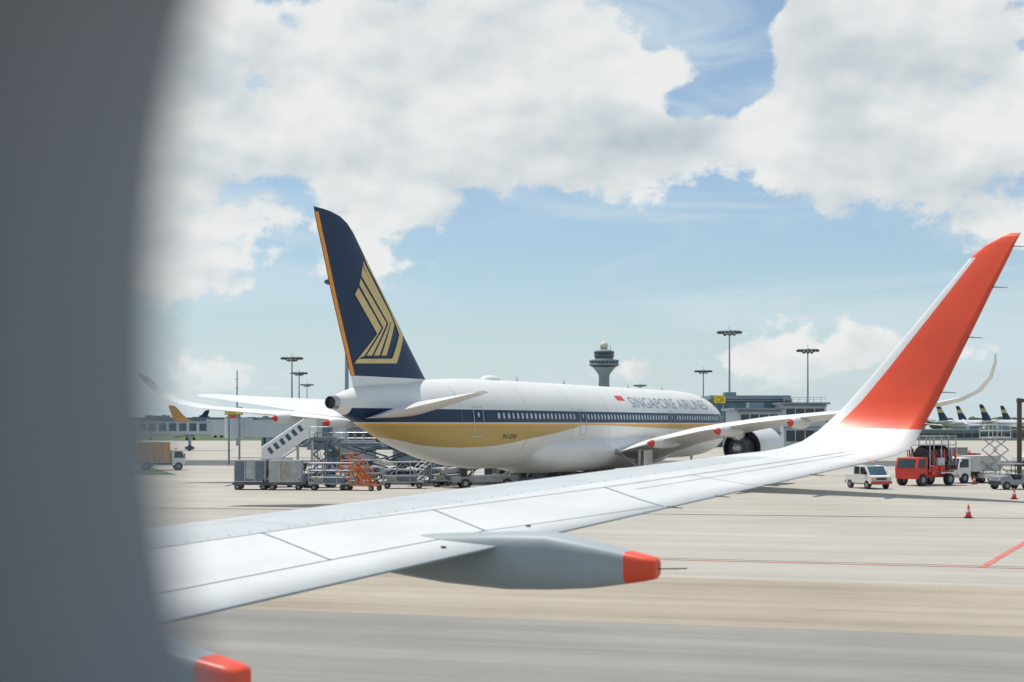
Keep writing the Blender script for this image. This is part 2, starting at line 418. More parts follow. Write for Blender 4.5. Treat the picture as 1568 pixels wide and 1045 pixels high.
for sg,nm in ((1,'wing_starboard'),(-1,'wing_port')):
    kw=1.0 if sg==1 else 1.09
    wing([(q[0]*kw,)+q[1:] for q in WS],white,sg).obj(nm,pa)
    for i,(tt,s0,s1) in enumerate(((7.6,36,29.2),(13.2,34,27.6),(18.8,31.8,26.3),(23.5,30,26))):
        zz=interp([(x[0],x[3]) for x in WS],tt)[0]-.35
        f=MB(); rr=[]
        n=14
        for k in range(n+1):
            u=k/n; rad=.42*math.sin(math.pi*min(1,(u*.93+.05)))**.6
            rr.append([(s0+(s1-s0)*u,-sg*(tt)+rad*.75*math.cos(2*math.pi*q/14),zz-.1+.05*u+rad*math.sin(2*math.pi*q/14)) for q in range(14)])
        f.loft(rr,white,matf=lambda k,i2:(red if k>=12 else white)); f.obj('flap_fairing_%s_%d'%(nm,i),pa)
    e=MB(); ye=-sg*10.6; cz=2.95
    prof=[(47.6,1.52),(47.9,1.62),(47.6,1.74),(46.5,1.88),(45,1.92),(43.4,1.8),(42.2,1.6),(42.15,1.52),(42.9,1.45)]
    rr=[[(s,ye+r*math.cos(2*math.pi*q/40),cz+r*math.sin(2*math.pi*q/40)) for q in range(40)] for s,r in prof]
    e.loft(rr,white,caps=False,matf=lambda k,i2:(metal if k<1 else (dmetal if k>=7 else white)))
    e.cyl((46.6,ye,cz),(46.5,ye,cz),1.5,dmetal,n=40)
    e.cyl((42.9,ye,cz),(42.95,ye,cz),1.44,black,n=40)
    e.cyl((43.2,ye,cz),(41.0,ye,cz),1.05,dmetal,r1=.72,n=32); e.cyl((41.1,ye,cz),(39.9,ye,cz),.45,metal,r1=.08,n=20)
    e.prism([(46,cz+1.75),(44,cz+1.9),(40,cz+1.55),(38.5,4.0),(42,2.9+.5),(42.5,cz+1.3)],ye-.18,ye+.18,white)
    e.obj('engine_'+nm,pa)
    gmr=MB(); gy=-sg*5.3; gs=33.4
    gmr.cyl((gs,gy,.75),(gs-.1,gy-.1*sg,3.0),.22,metal,n=16); gmr.cyl((gs,gy,1.2),(gs+2.2,gy+sg*1.2,2.9),.1,metal)
    gmr.cyl((gs,gy,1.5),(gs-.1,gy+sg*1.9,2.9),.1,metal)
    gmr.cyl((gs-1,gy,.7),(gs+1,gy,.7),.16,dmetal)
    for ds in (-1.0,1.0):
        gmr.cyl((gs+ds,gy-.95,.7),(gs+ds,gy+.95,.7),.1,dmetal)
        for dy in (-.72,.72):
            gmr.cyl((gs+ds,gy+dy-.24,.7),(gs+ds,gy+dy+.24,.7),.7,rubber,n=28); gmr.cyl((gs+ds,gy+dy-.25,.7),(gs+ds,gy+dy+.25,.7),.34,greyp,n=20)
    gmr.box((gs-.1,gy-sg*.75,2.2),(1.6,.06,1.4),white); gmr.obj('main_gear_'+nm,pa)
    kh=1.0 if sg==1 else 1.1
    HS=[(.6,8.8,2.2,5.62,.13,.11),(1.6,8.2,2.1,5.72,.13,.11),(5,5.3,1.1,6.12,.12,.09),(8.0,2.7,.4,6.48,.10,.07),(8.8,2.0,.1,6.58,.09,.07),(9.05,1.2,.1,6.62,.07,.07)]
    wing([(q[0]*kh,)+q[1:] for q in HS],white,sg).obj('tailplane_'+nm,pa)
ng=MB()
ng.cyl((60,0,.5),(60,0,2.3),.13,metal)
for dy in (-.3,.3): ng.cyl((60,dy-.16,.52),(60,dy+.16,.52),.52,rubber,n=24)
ng.obj('nose_gear',pa)
FN0=[(6.7,12.2,2.0,.10),(7.2,11.0,1.85,.10),(7.66,10.1,1.67,.10),(9.5,8.25,.87,.095),(12,5.75,-.2,.09),(14.5,3.3,-1.15,.085),(15.9,1.95,-1.72,.08),(16.4,1.3,-1.9,.075),(16.7,.6,-2.0,.07),(16.87,-.3,-2.06,.06),(16.93,-1.2,-2.08,.04)]
zs=sorted(set([r_[0] for r_ in FN0]+[7.66+.35*i for i in range(27) if 7.66+.35*i<16.9]))
FN=[(z,)+interp(FN0,z) for z in zs]
AFF=airfoil(30)
fnm=MB(); rr=[]
for z,le,te,th in FN:
    ch=le-te; rr.append([(le-c*ch,yt*th*ch,z) for c,yt in AFF])
fnm.loft(rr,navy,matf=lambda k,i:(white if k<2 else navy))
fnm.obj('fin',pa)
def fin_y(s,z):
    le,te,th=interp(FN,z); ch=le-te; c=min(.999,max(.0,(le-s)/ch))
    return 5*(.2969*math.sqrt(c)-.126*c-.3516*c*c+.2843*c**3-.1036*c**4)*th*ch
def art(x,y):
    s=1.68+(x-537)*.0723; return s, 4.85+(650-y)*(1+.01107*s)/27
edge=[((552,391),(599,483)),((549,405),(593,489)),((546,424),(585,496)),((543,438),(577,503)),((537,452),(568,512))]
foot=[(583,545),(574,545),(564,545),(554,545),(543,550)]
G=2.1
polys=[]
for i in range(4):
    (u0,k0),(u1,k1)=edge[i],edge[i+1]; f0,f1=foot[i],foot[i+1]
    polys.append([(u0[0],u0[1]+3),(k0[0]-G*.6,k0[1]),(f0[0]-G*.6,f0[1]),(f1[0]+G*.6,f1[1]),(k1[0]+G*.7,k1[1]),(u1[0]+1.4,u1[1]-1)])
polys.append([(552,391),(560,407),(579,444),(597,479),(606,497),(613,512),(598,557),(540,557),(544,550),(591,550),(604,513),(600,500),(592,478),(574,440),(557,408)])
polys[0]=[(551,400),(556,411),(591,481),(597,497),(583,545),(576,545),(591,495),(551,409)]
polys=[[art(*q) for q in p] for p in polys]
for sg in (1,-1):
    for j,p in enumerate(polys):
        decal('fin_emblem_%d_%d'%(sg+1,j),[p],lambda s,z,sg=sg,j=j:(s,-sg*(fin_y(s,z)+.022+.004*j),z),gold,.2,pa)
    st=[[(interp(FN,z)[1]+.01,z),(interp(FN,z)[1]+.34,z),(interp(FN,z+.9)[1]+.34,z+.9),(interp(FN,z+.9)[1]+.01,z+.9)] for z in [7.68+.9*i for i in range(10)]]
    decal('fin_trim_%d'%(sg+1),st,lambda s,z,sg=sg:(s,-sg*(fin_y(s,z)+.022),z),orange,.2,pa)
def fus(s,z,off=.012,sg=1):
    zc,hz,ww=fsec(s); q=max(-.99,min(.99,(z-zc)/hz)); return (s,-sg*(ww*math.sqrt(1-q*q)+off),z)
def rrect(cs,cz,w_,h_):
    o=[]
    for i in range(12):
        a=2*math.pi*i/12+.26; ca,sa=math.cos(a),math.sin(a)
        o.append((cs+w_/2*math.copysign(abs(ca)**.6,ca),cz+h_/2*math.copysign(abs(sa)**.6,sa)))
    return o
for sg in (1,-1):
    vs,fs=text_geo('SINGAPORE AIRLINES')
    if sg==1: vs=[(38.4+v[0]*18.8,6.18+v[1]*.86) for v in vs]
    else: vs=[(57.2-v[0]*18.8,6.18+v[1]*.86) for v in vs]
    decal('title_lettering_%d'%(sg+1),fs,lambda s,z,sg=sg:fus(s,z,.015,sg),textm,.12,pa,(False,True),vs)
    vs,fs=text_geo('9V-SMA')
    if sg==1: vs=[(15.6+v[0]*1.9,3.86+v[1]*.34) for v in vs]
    else: vs=[(17.5-v[0]*1.9,3.86+v[1]*.34) for v in vs]
    decal('registration_%d'%(sg+1),fs,lambda s,z,sg=sg:fus(s,z,.015,sg),navy,.15,pa,(True,True),vs)
    decal('flag_%d'%(sg+1),[[(36,6.72),(37.5,6.72),(37.5,7.1),(36,7.1)]],lambda s,z,sg=sg:fus(s,z,.012,sg),red,.15,pa)
    wp=[]
    s=15.0
    while s<60:
        if not any(abs(s-d)<.95 for d in (28,46.7,61)): wp.append(rrect(s,5.40,.27,.40))
        s+=.635
    decal('cabin_windows_%d'%(sg+1),wp,lambda s,z,sg=sg:fus(s,z,.012,sg),winmat,.2,pa,(False,True))
    dp=[]
    for d in (12.6,28,46.7,61):
        w2,z0,z1,lw=.55,4.05,5.98,.055
        dp+= [[(d-w2,z0),(d-w2+lw,z0),(d-w2+lw,z1),(d-w2,z1)],[(d+w2-lw,z0),(d+w2,z0),(d+w2,z1),(d+w2-lw,z1)],
              [(d-w2+lw,z0),(d+w2-lw,z0),(d+w2-lw,z0+lw),(d-w2+lw,z0+lw)],[(d-w2+lw,z1-lw),(d+w2-lw,z1-lw),(d+w2-lw,z1),(d-w2+lw,z1)]]
        dp.append(rrect(d,5.45,.2,.3))
    decal('door_outlines_%d'%(sg+1),dp,lambda s,z,sg=sg:fus(s,z,.018,sg),seaml,.25,pa)
    sp_=[]
    for s in (10.8,19,26.2,33,40.6,48.6,54,58): sp_.append([(s,3.0 if s>14 else 4.2),(s+.03,3.0 if s>14 else 4.2),(s+.03,7.3),(s,7.3)])
    decal('skin_joints_%d'%(sg+1),sp_,lambda s,z,sg=sg:fus(s,z,.008,sg),greyp,.25,pa,(False,True))
    decal('flight_deck_windows_%d'%(sg+1),[[(62.6,5.2),(64.6,5.0),(64.3,5.5),(62.8,5.75)]],lambda s,z,sg=sg:fus(s,z,.012,sg),black,.2,pa)
an=MB()
for s in (23,31,44,52):
    an.prism([(s,7.85),(s+.5,7.85),(s+.15,8.25),(s,8.25)],-.03,.03,white)
an.obj('antennas',pa)

# ------------------------------------------------------------------ near wing (own aircraft)
PSI=math.radians(28)
aw=empty('airplane_wing',(0,0,0),math.pi/2-PSI)
def wLE(l): return 12.75-.51*l
def wTE(l): return 6.86-.231*l if l>4.8 else 5.75
def wz(l): return EYE-(.28+.0885*(15.4-l))
UP=[(0,-.045),(.004,-.03),(.015,-.018),(.04,-.004),(.09,.008),(.16,.018),(.28,.026),(.42,.028),(.52,.026),(.62,.022),(.75,.014),(.87,.006),(1,.0)]
LO=[(0,-.045),(.004,-.055),(.02,-.066),(.06,-.078),(.15,-.092),(.3,-.10),(.45,-.095),(.6,-.075),(.75,-.05),(.9,-.02),(1,-.004)]
def upz(c): return interp(UP,c)[0]
def surf(l,c,off=0):
    le,te=wLE(l),wTE(l); ch=le-te
    return (l, le-c*ch, wz(l)+upz(c)*ch+off)
ring_c=[(c,h) for c,h in UP[::-1]]+[(c,h) for c,h in LO[1:]]
stations=[]
for l in [.3,1.5,3,4.8]+[4.8+.55*k for k in range(1,18)]+[14.6]:
    if l<=14.6: stations.append((l,wz(l),wLE(l),wTE(l),1.0))
stations=sorted(set(stations))
stations+= [(15.0,EYE-.315,5.05,3.42,.95),(15.3,EYE-.265,4.83,3.36,.9),(15.52,EYE-.18,4.62,3.34,.85),(15.68,EYE-.06,4.47,3.31,.8),(15.78,EYE+.08,4.33,3.26,.75),(15.86,EYE+.25,4.17,3.18,.7),
            (15.95,EYE+.6,3.88,3.03,.65),(16.06,EYE+1.0,3.57,2.86,.65),(16.18,EYE+1.45,3.22,2.67,.65),(16.29,EYE+1.84,2.92,2.50,.65),(16.33,EYE+1.97,2.78,2.45,.6),(16.36,EYE+2.06,2.62,2.41,.55),(16.38,EYE+2.10,2.5,2.39,.4)]
rings=[]
for k,(l,z,le,te,th) in enumerate(stations):
    ch=le-te; a=stations[max(0,k-1)]; b2=stations[min(len(stations)-1,k+1)]
    d=Vector((b2[0]-a[0],b2[1]-a[1])).normalized(); n=(-d.y,d.x)
    if l<=14.6: n=(0,1)
    rings.append([(l+n[0]*h*ch*th, le-c*ch, z+n[1]*h*ch*th) for c,h in ring_c])
nU=len(UP)
kred=[i for i,s in enumerate(stations) if s[0]>=15.68][0]
ktip=[i for i,s in enumerate(stations) if s[0]>=16.29][0]
def wmat(k,i):
    c=(ring_c[i][0]+ring_c[(i+1)%len(ring_c)][0])/2
    upper=i<nU-1
    if k>=kred and (c>.13 or k>=ktip): return redw
    if k>=len(stations)-15: return wingw
    if not upper: return fairg
    if c<.02: return metal
    if c<.13: return wingg
    return wingg if c<.52 else wingl
wb=MB(); wb.loft(rings,wingg,matf=wmat); wb.obj('wing_panel',aw)
sb=MB()
def seamline(pts,wd=.011,mat=seam,off=.003):
    for (l0,c0),(l1,c1) in zip(pts,pts[1:]):
        n=6
        for k in range(n):
            a=(l0+(l1-l0)*k/n,c0+(c1-c0)*k/n); b_=(l0+(l1-l0)*(k+1)/n,c0+(c1-c0)*(k+1)/n)
            p=Vector(surf(*a,off)); q=Vector(surf(*b_,off)); d=(q-p); nn_=Vector((-d.y,d.x,0)).normalized()*wd/2
            sb.add([p-nn_,q-nn_,q+nn_,p+nn_],[(0,1,2,3)],mat)
seamline([(5,.52),(9,.53),(11.6,.62),(14.9,.70)],.014)
seamline([(5,.85),(8,.85),(9.3,.86),(10.9,.97)],.012)
seamline([(8.44,.523),(7.9,.85)],.012); seamline([(9.87,.555),(9.3,.86)],.012); seamline([(11.55,.62),(10.9,.985)],.014)
seamline([(11.6,.72),(14.8,.78)],.010)
seamline([(12.6,.65),(12.3,.99)],.008)
seamline([(5,.13),(14.9,.14)],.010)
seamline([(5,.30),(14.6,.30)],.004,greyp)
for l in (8.2,10.6,13.0): seamline([(l,.005),(l-.25,.13)],.009)
for l in (7.5,9.0,10.5,12,13.3,14.3): seamline([(l,.14),(l-.2,.52)],.004,greyp)
seamline([(14.75,.02),(14.6,.5),(14.45,.98)],.008,greyp)
for l,c in ((8.6,.93),(9.6,.9)):
    p=surf(l,c,.004); sb.cyl(p,(p[0],p[1],p[2]+.01),.02,seam,n=8)
for l in [6+.16*i for i in range(54)]:
    for c in (.15,.505):
        p=surf(l,c,.002); sb.cyl(p,(p[0],p[1],p[2]+.003),.006,greyp,n=5)
sb.obj('panel_seams',aw)
dm_=MB()
def disch(p,ln=.16):
    dm_.cyl(p,(p[0]+.04,p[1]-ln,p[2]-.01),.006,black,n=6,r1=.003)
for k in (.35,.95,1.5,1.95):
    l=interp([(s[1]-EYE,s[0],s[3]) for s in stations if s[1]>EYE-.2],k); disch((l[0],l[1]+.02,EYE+k))
for l in (10.9,11.6,12.4,13.2): disch((l,wTE(l)+.02,wz(l)),.13)
dm_.cyl((9.0,3.75,EYE-.99),(9.0,3.45,EYE-.97),.005,black,n=6)
dm_.obj('static_dischargers',aw)
def fairing(l0,dF,dz,sc=1.0):
    S=[(6.45,.03,-.93,-.99),(6.2,.09,-.88,-1.04),(5.8,.14,-.83,-1.11),(5.3,.17,-.80,-1.16),(4.8,.18,-.77,-1.18),(4.45,.165,-.765,-1.165),(4.15,.14,-.815,-1.14),(3.9,.11,-.865,-1.10),(3.875,.107,-.87,-1.095),(3.74,.09,-.895,-1.07),(3.68,.078,-.91,-1.055),(3.66,.05,-.93,-1.035)]
    f=MB(); rr=[]
    for F,w_,zt,zb in S:
        zc=(zt+zb)/2; h=(zt-zb)/2
        r=[]
        for q in range(40):
            a=2*math.pi*q/40; ca,sa=math.cos(a),math.sin(a)
            e_=.35 if sa>0 else .8
            r.append((l0+w_*math.copysign(abs(ca)**.6,ca)*sc, dF+F, EYE+dz+zc+h*math.copysign(abs(sa)**e_,sa)))
        rr.append(r)
    f.loft(rr,fairg,matf=lambda k,i:(redw if k>=8 else fairg))
    return f
fairing(9.0,0,0).obj('flap_fairing_outer',aw)
fairing(5.40,.66,-.25).obj('flap_fairing_inner',aw)

# ------------------------------------------------------------------ cabin with windows
cab=M('cabin_plastic',(.60,.63,.66),.65,var=.04,scale=3)
cw=empty('cabin_window_wall',(0,0,0),math.pi/2-PSI)
cb_=MB()
pitch=.533; Fc=.069; NN=96
def sup(a,hw,hh,n=2.35):
    ca,sa=math.cos(a),math.sin(a)
    return hw*math.copysign(abs(ca)**(2/n),ca), hh*math.copysign(abs(sa)**(2/n),sa)
def rectpt(x,y,hw,hh):
    k=min(hw/max(1e-9,abs(x)),hh/max(1e-9,abs(y))); return x*k,y*k
Li=.125; Lo=.205; ZW=EYE+.017
for wi in range(-4,5):
    fcx=Fc+wi*pitch; zc=ZW
    A0=[];A1=[];A2=[];A3=[];Aout=[]
    for i in range(NN):
        a=2*math.pi*i/NN
        x,y=sup(a,.115,.134,2.15); A0.append((Lo,fcx+x,zc+y))
        x,y=sup(a,.165,.185); Aout.append((Lo+.035,fcx+x,zc+y))
        x2,y2=sup(a,.128,.150); A1.append((Li+.02,fcx+x2,zc+y2))
        x3,y3=sup(a,.145,.172); A2.append((Li,fcx+x3,zc+y3))
        xr,yr=rectpt(x3,y3,pitch/2,.45); A3.append((Li,fcx+xr,zc+yr))
    for a_,b__ in ((Aout,A0),(A0,A1),(A1,A2),(A2,A3)):
        cb_.add(a_+b__,[(i,(i+1)%NN,NN+(i+1)%NN,NN+i) for i in range(NN)],cab,a_ is not A2)
F0=Fc-4.5*pitch; F1=Fc+4.5*pitch
for z0,z1 in ((EYE-1.25,ZW-.45),(ZW+.45,EYE+1.0)):
    cb_.add([(Li,F0,z0),(Li,F1,z0),(Li,F1,z1),(Li,F0,z1)],[(0,1,2,3)],cab)
cb_.obj('sidewall_lining',cw)
sh=MB()
zb,zt=EYE-1.25,EYE+1.0; Lx=-3.3
sh.add([(Li,F0,zb),(Li,F1,zb),(Lx,F1,zb),(Lx,F0,zb),(Li,F0,zt),(Li,F1,zt),(Lx,F1,zt),(Lx,F0,zt)],[(0,1,2,3),(4,5,6,7),(2,3,7,6),(0,3,7,4),(1,2,6,5)],cab)
sh.obj('cabin_shell',cw)
skin=MB()
Ls=Lo+.035
for wi in range(-4,5):
    fcx=Fc+wi*pitch; zc=ZW; B0=[];B1=[]
    for i in range(NN):
        a=2*math.pi*i/NN; x,y=sup(a,.165,.185); B0.append((Ls,fcx+x,zc+y)); xr,yr=rectpt(x,y,pitch/2,.45); B1.append((Ls,fcx+xr,zc+yr))
    skin.add(B0+B1,[(i,(i+1)%NN,NN+(i+1)%NN,NN+i) for i in range(NN)],white)
for pts_ in ([(Ls,ZW+.45),(-.2,EYE+1.1),(-1.0,EYE+1.6),(-1.8,EYE+1.75),(-2.6,EYE+1.6),(-3.5,EYE+.7)],[(Ls,ZW-.45),(.1,EYE-1.4),(-.6,EYE-2.0),(-1.8,EYE-2.4),(-3.4,EYE-1.4)]):
    for (a0,z0),(a1,z1) in zip(pts_,pts_[1:]):
        skin.add([(a0,F0,z0),(a0,F1,z0),(a1,F1,z1),(a1,F0,z1)],[(0,1,2,3)],white)
skin.obj('outer_skin',cw)

# ------------------------------------------------------------------ distant things
def P(px,D): return (px-784)*D/2178.0
def tower():
    D=1100; m=MB()
    prof=[(5.2,0),(4.2,8),(4.1,42),(4.6,43.6),(8.5,48.6),(11.4,50.2),(11.4,51.6),(11.0,51.7),(11.0,53.2),(11.5,53.3),(11.5,54.4),(7.2,55.0),(7.0,56.0),(8.0,57.6),(8.0,58.0),(7.6,58.1),(7.9,60.4),(8.3,60.6),(6.0,62),(3.4,62.6),(2.2,63.2)]
    cm=[bldg]*len(prof)
    for k in (4,7,8,12,15): cm[k]=glassd
    m.lathe(prof,(0,0,0),bldw,32,True,cm)
    for i in range(24):
        a=2*math.pi*i/24; m.cyl((11.05*math.cos(a),11.05*math.sin(a),51.6),(11.05*math.cos(a),11.05*math.sin(a),53.3),.14,bldw,n=5)
    sph=[(max(.05,3.1*math.sin(math.pi*k/12)),65.6-3.1*math.cos(math.pi*k/12)) for k in range(13)]
    m.lathe(sph,(0,0,0),M('radome',(.62,.55,.46),.6),24)
    for a in (0,2.1,4.2): m.cyl((5*math.cos(a),5*math.sin(a),62),(5*math.cos(a),5*math.sin(a),66),.15,dmetal,n=5)
    m.obj('control_tower',loc=(P(925,D),D,0))
tower()
def mast(px,D,H,cw_=3.1,r=.33):
    m=MB(); m.cyl((0,0,0),(0,0,H),r,polem,r1=r*.55,n=12)
    m.cyl((0,0,0),(0,0,.5),r*1.6,bldw,n=12)
    m.lathe([(.5,H-.9),(.6,H-.6),(.6,H+.2),(.2,H+.4)],(0,0,0),polem,12)
    n=16
    for k in range(n):
        a=2*math.pi*k/n; b_=2*math.pi*(k+1)/n
        m.cyl((cw_*.8*math.cos(a),cw_*.8*math.sin(a),H-.1),(cw_*.8*math.cos(b_),cw_*.8*math.sin(b_),H-.1),.09,polem,n=6)
        if k%2==0: m.cyl((.4*math.cos(a),.4*math.sin(a),H-.3),(cw_*.8*math.cos(a),cw_*.8*math.sin(a),H-.1),.07,polem,n=6)
        m.box((cw_*math.cos(a),cw_*math.sin(a),H-.25),(.6,.8,.5),dmetal,rz=a,ry=.5)
    for k in range(6):
        a=2*math.pi*k/6+.3; m.box((1.4*math.cos(a),1.4*math.sin(a),H-.9),(.5,.6,.4),dmetal,rz=a,ry=.5)
        m.cyl((.4*math.cos(a),.4*math.sin(a),H-.9),(1.4*math.cos(a),1.4*math.sin(a),H-.9),.07,polem,n=6)
    m.cyl((0,0,H),(0,0,H+1.6),.05,dmetal,n=6)
    m.obj('floodlight_mast',loc=(P(px,D),D,0))
for px,y,H in ((447,548,25),(458,571,25),(470,589,25),(1117,508,30),(1077,568,25),(1237,536,27),(980,590,25),(531,430,30)):
    mast(px,(H-EYE)*2178/(650-y),H,3.1 if px!=531 else 3.6,.33 if px!=531 else .42)
m=MB(); m.cyl((0,0,0),(0,0,17),.25,polem,r1=.12,n=8)
for z in (11,13,15): m.box((0,0,z),(1.0,.1,.1),polem)
m.obj('radio_mast',loc=(P(363,320),320,0))

def building(name,x0,x1,D,depth,h,floors=2,mw=bldw,mg=glassd,roof=.6,rot=0,bays=None,rail=False):
    m=MB(); W=x1-x0
    m.box((W/2,depth/2,h/2),(W,depth,h),mw)
    fh=h/floors
    for k in range(floors):
        z=k*fh+fh*.55
        m.box((W/2,-.02,z),(W-.8,.12,fh*.5),mg)
        nb=bays or max(4,int(W/2.4))
        for i in range(nb+1):
            m.box((.4+(W-.8)*i/nb,-.1,z),(.16,.14,fh*.52),mw)
        m.box((W/2,-.25,k*fh+fh*.93),(W+.3,.5,.25),bldg)
    m.box((W/2,depth/2,h+roof/2),(W+1.4,depth+1.4,roof),bldg)
    for i in range(max(1,int(W/14))):
        m.box((random.uniform(2,W-2),depth/2,h+roof+.5),(2.5,3,1.0),bldg)
    if rail:
        for i in range(int(W/1.5)+1): m.box((i*1.5,-.5,h+roof+.5),(.08,.08,1.0),bldw)
        m.box((W/2,-.5,h+roof+1.0),(W,.1,.1),bldw); m.box((W/2,-.5,h+roof+.55),(W,.06,.06),bldw)
    return m.obj(name,loc=(x0,D,0),rz=rot)
building('terminal_building',P(1092,300),P(1205,300),300,30,10.1,3,bldd,glassb,.8)
building('terminal_building',P(1200,290),P(1265,290),290,25,8.9,2,bldw,glassd,.4,rail=True)
building('terminal_building',P(1130,240),P(1195,240),240,14,7.2,2,bldw,glassd,.4)
building('terminal_building',P(1400,430),P(1700,430),430,30,2.6,1,bldw,glassd,.7)
building('terminal_building',P(60,620),P(420,620),620,30,7.0,1,bldw,glassb,.8)
building('terminal_building',P(470,270),P(760,270),270,18,4.2,1,bldg,glassd,.5)
building('terminal_building',P(400,300),P(470,300),300,18,5.6,2,bldg,glassd,.5)
building('hangar',P(980,620),P(1100,620),620,40,8,1,bldw,bldg,1)
def sign(name,txt,px,D,z,w_,h_,pole=True):
    e=empty(name,(P(px,D),D,0)); m=MB()
    m.box((0,0,z),(w_,.3,h_),black)
    if pole:
        m.cyl((-w_*.3,.2,0),(-w_*.3,.2,z),.12,polem,n=8); m.cyl((w_*.3,.2,0),(w_*.3,.2,z),.12,polem,n=8)
    m.box((0,-.155,z),(w_*.94,.02,h_*.9),yellow)
    m.obj('panel',e)
    vs,fs=text_geo(txt)
    decal('lettering',fs,lambda a,b_:((a-.5)*w_*.66,-.18,z+(b_-.5)*h_*.62),black,9,e,(False,False),vs)
sign('gate_sign','301',358,170,6.4,2.1,.85)
sign('gate_sign','C26',1102,285,9.8,2.4,1.6)

def airliner(px,D,rz,tail,k=1.0,body=white,stripe=None,sk=(1,3)):
    e=empty('airliner',(P(px,D),D,0),rz); e.scale=(k,k,k)
    m=MB(); T=[(0,5.2,.3),(3,4.8,.9),(8,4.2,1.7),(13,3.9,2.0),(32,3.9,2.0),(35,3.7,1.5),(37,3.4,.7),(37.5,3.3,.1)]
    rr=[]
    for q in range(39):
        s=37.5*q/38; zc,r=interp(T,s); rr.append([(s,r*math.cos(2*math.pi*i/20),zc+r*math.sin(2*math.pi*i/20)) for i in range(20)])
    m.loft(rr,body)
    FZ=((5,8,1.2),(6,7,.9),(7.4,5.65,.5),(8.8,4.1,-.1),(10.2,2.8,-.6),(11.4,1.6,-1.0),(11.8,.8,-1.1))
    rr=[[(le-c*(le-te),yt*.09*(le-te),z) for c,yt in AF] for z,le,te in FZ]
    m.loft(rr,tail,matf=(lambda k_,i:(stripe if (stripe and k_ in sk) else tail)))
    for sg in (1,-1):
        for S in ([(1.5,24,17,3.0,.12,0),(6,21,16.6,3.4,.11,0),(16,15,13.2,4.4,.1,0),(17,14,12.6,6.2,.08,0)],[(.5,6.5,2.3,5.0,.1,0),(6,3.2,1.6,5.6,.1,0)]):
            wg=wing(S,body,sg); o=len(m.v); m.v+=wg.v
            for f in wg.f: m.f.append([i+o for i in f]); m.mi.append(m._m(body)); m.sm.append(True)
        m.cyl((22,-sg*5.7,2.1),(18.5,-sg*5.7,2.1),1.1,body,r1=.8,n=18)
        m.cyl((18,-sg*3.5,0.5),(18,-sg*3.1,0.5),.5,rubber); m.cyl((18,-sg*3.3,.5),(18,-sg*3.3,2.6),.12,metal,n=6)
    for q in range(40): m.box((8+q*.6,-2.0,4.3),(.25,.06,.35),glassd)
    m.cyl((33,-.2,.4),(33,.2,.4),.4,rubber)
    m.obj('airframe',e)
tailor=M('tail_orange',(.7,.32,.05),.5)
for px in (1436,1466,1502,1534): airliner(px,640+random.uniform(-20,40),math.radians(38),navy,1.15,white,gold,(3,))
airliner(262,520,math.radians(-8),tailor,1.0,M('body_yellow',(.65,.38,.12),.5))
airliner(366,430,math.radians(172),green,.85,white,red,(2,4))
airliner(318,700,math.radians(160),navy,1.0)

tl=MB(); leaf=M('treeline_foliage',(.06,.095,.05),.9,var=.4,scale=.15)
for i in range(900):
    x=random.uniform(-1100,1100); y=random.uniform(1150,1350); h=random.uniform(5,12)
    r=random.uniform(4,8); n=7
    for q in range(3):
        cx,cy,cz=x+random.uniform(-5,5),y+random.uniform(-5,5),h*random.uniform(.4,.85)
        tl.lathe([(r*.3,-r*.5),(r*random.uniform(.6,.9),-r*.2),(r*random.uniform(.5,.9),r*.15),(r*random.uniform(.2,.5),r*.5)],(cx,cy,cz),leaf,n,False)
tl.obj('treeline')

# ------------------------------------------------------------------ ground service equipment
def wheels(m,xs,y0,y1,r,wd=.25):
    for x in xs:
        for y in (y0,y1):
            m.cyl((x,y-wd/2,r),(x,y+wd/2,r),r,rubber,n=20); m.cyl((x,y-wd/2-.01,r),(x,y+wd/2+.01,r),r*.5,greyp,n=12)
def container(x,D,rz=0,m1=alu,curt=tarp):
    m=MB()
    m.box((0,0,.45),(2.6,1.7,.18),dmetal); wheels(m,(-.95,.95),-.75,.75,.22,.14)
    m.prism([(-1.2,.56),(.75,.56),(1.2,1.0),(1.2,2.2),(-1.2,2.2)],-.75,.75,m1)
    for xx in (-1.15,-.4,.35,1.1): m.box((xx,-.77,1.4),(.07,.05,1.55),metal)
    m.box((0,-.77,2.16),(2.36,.06,.08),metal); m.box((-.1,-.77,.62),(2.1,.06,.08),metal)
    m.box((-.02,-.765,1.45),(.62,.02,1.3),curt)
    m.cyl((-1.3,0,.4),(-2.0,0,.25),.04,dmetal,n=6)
    m.obj('cargo_container',loc=(x,D,0),rz=rz,bevel=.015)
container(-19.3,105.6,0,bluegrey,alu); container(-16.7,105.2,.06,alu,tarp); container(-18.2,110,.2,bluegrey,alu)
container(7.5,122,.1); container(-1.0,117,-.1,bluegrey,alu)
def rackcart(x,D,rz=0,n=3):
    m=MB(); W=3.1
    m.box((0,0,.5),(W,1.5,.12),greyp); wheels(m,(-1.2,1.2),-.65,.65,.22,.14)
    for xx in [-W/2+W*i/n for i in range(n+1)]:
        for y in (-.72,.72): m.cyl((xx,y,.5),(xx,y,2.0),.035,metal,n=6)
    for z in (.95,1.45,2.0):
        for y in (-.72,.72): m.cyl((-W/2,y,z),(W/2,y,z),.03,metal,n=6)
        for xx in (-W/2,W/2): m.cyl((xx,-.72,z),(xx,.72,z),.03,metal,n=6)
    m.cyl((-W/2,-.72,.55),(0,-.72,2.0),.025,metal,n=6); m.cyl((W/2,-.72,.55),(0,-.72,2.0),.025,metal,n=6)
    m.box((.3,0,.8),(1.4,1.1,.45),bluegrey); m.box((-.9,0,.75),(.7,.9,.35),tarp)
    m.obj('baggage_trolley',loc=(x,D,0),rz=rz)
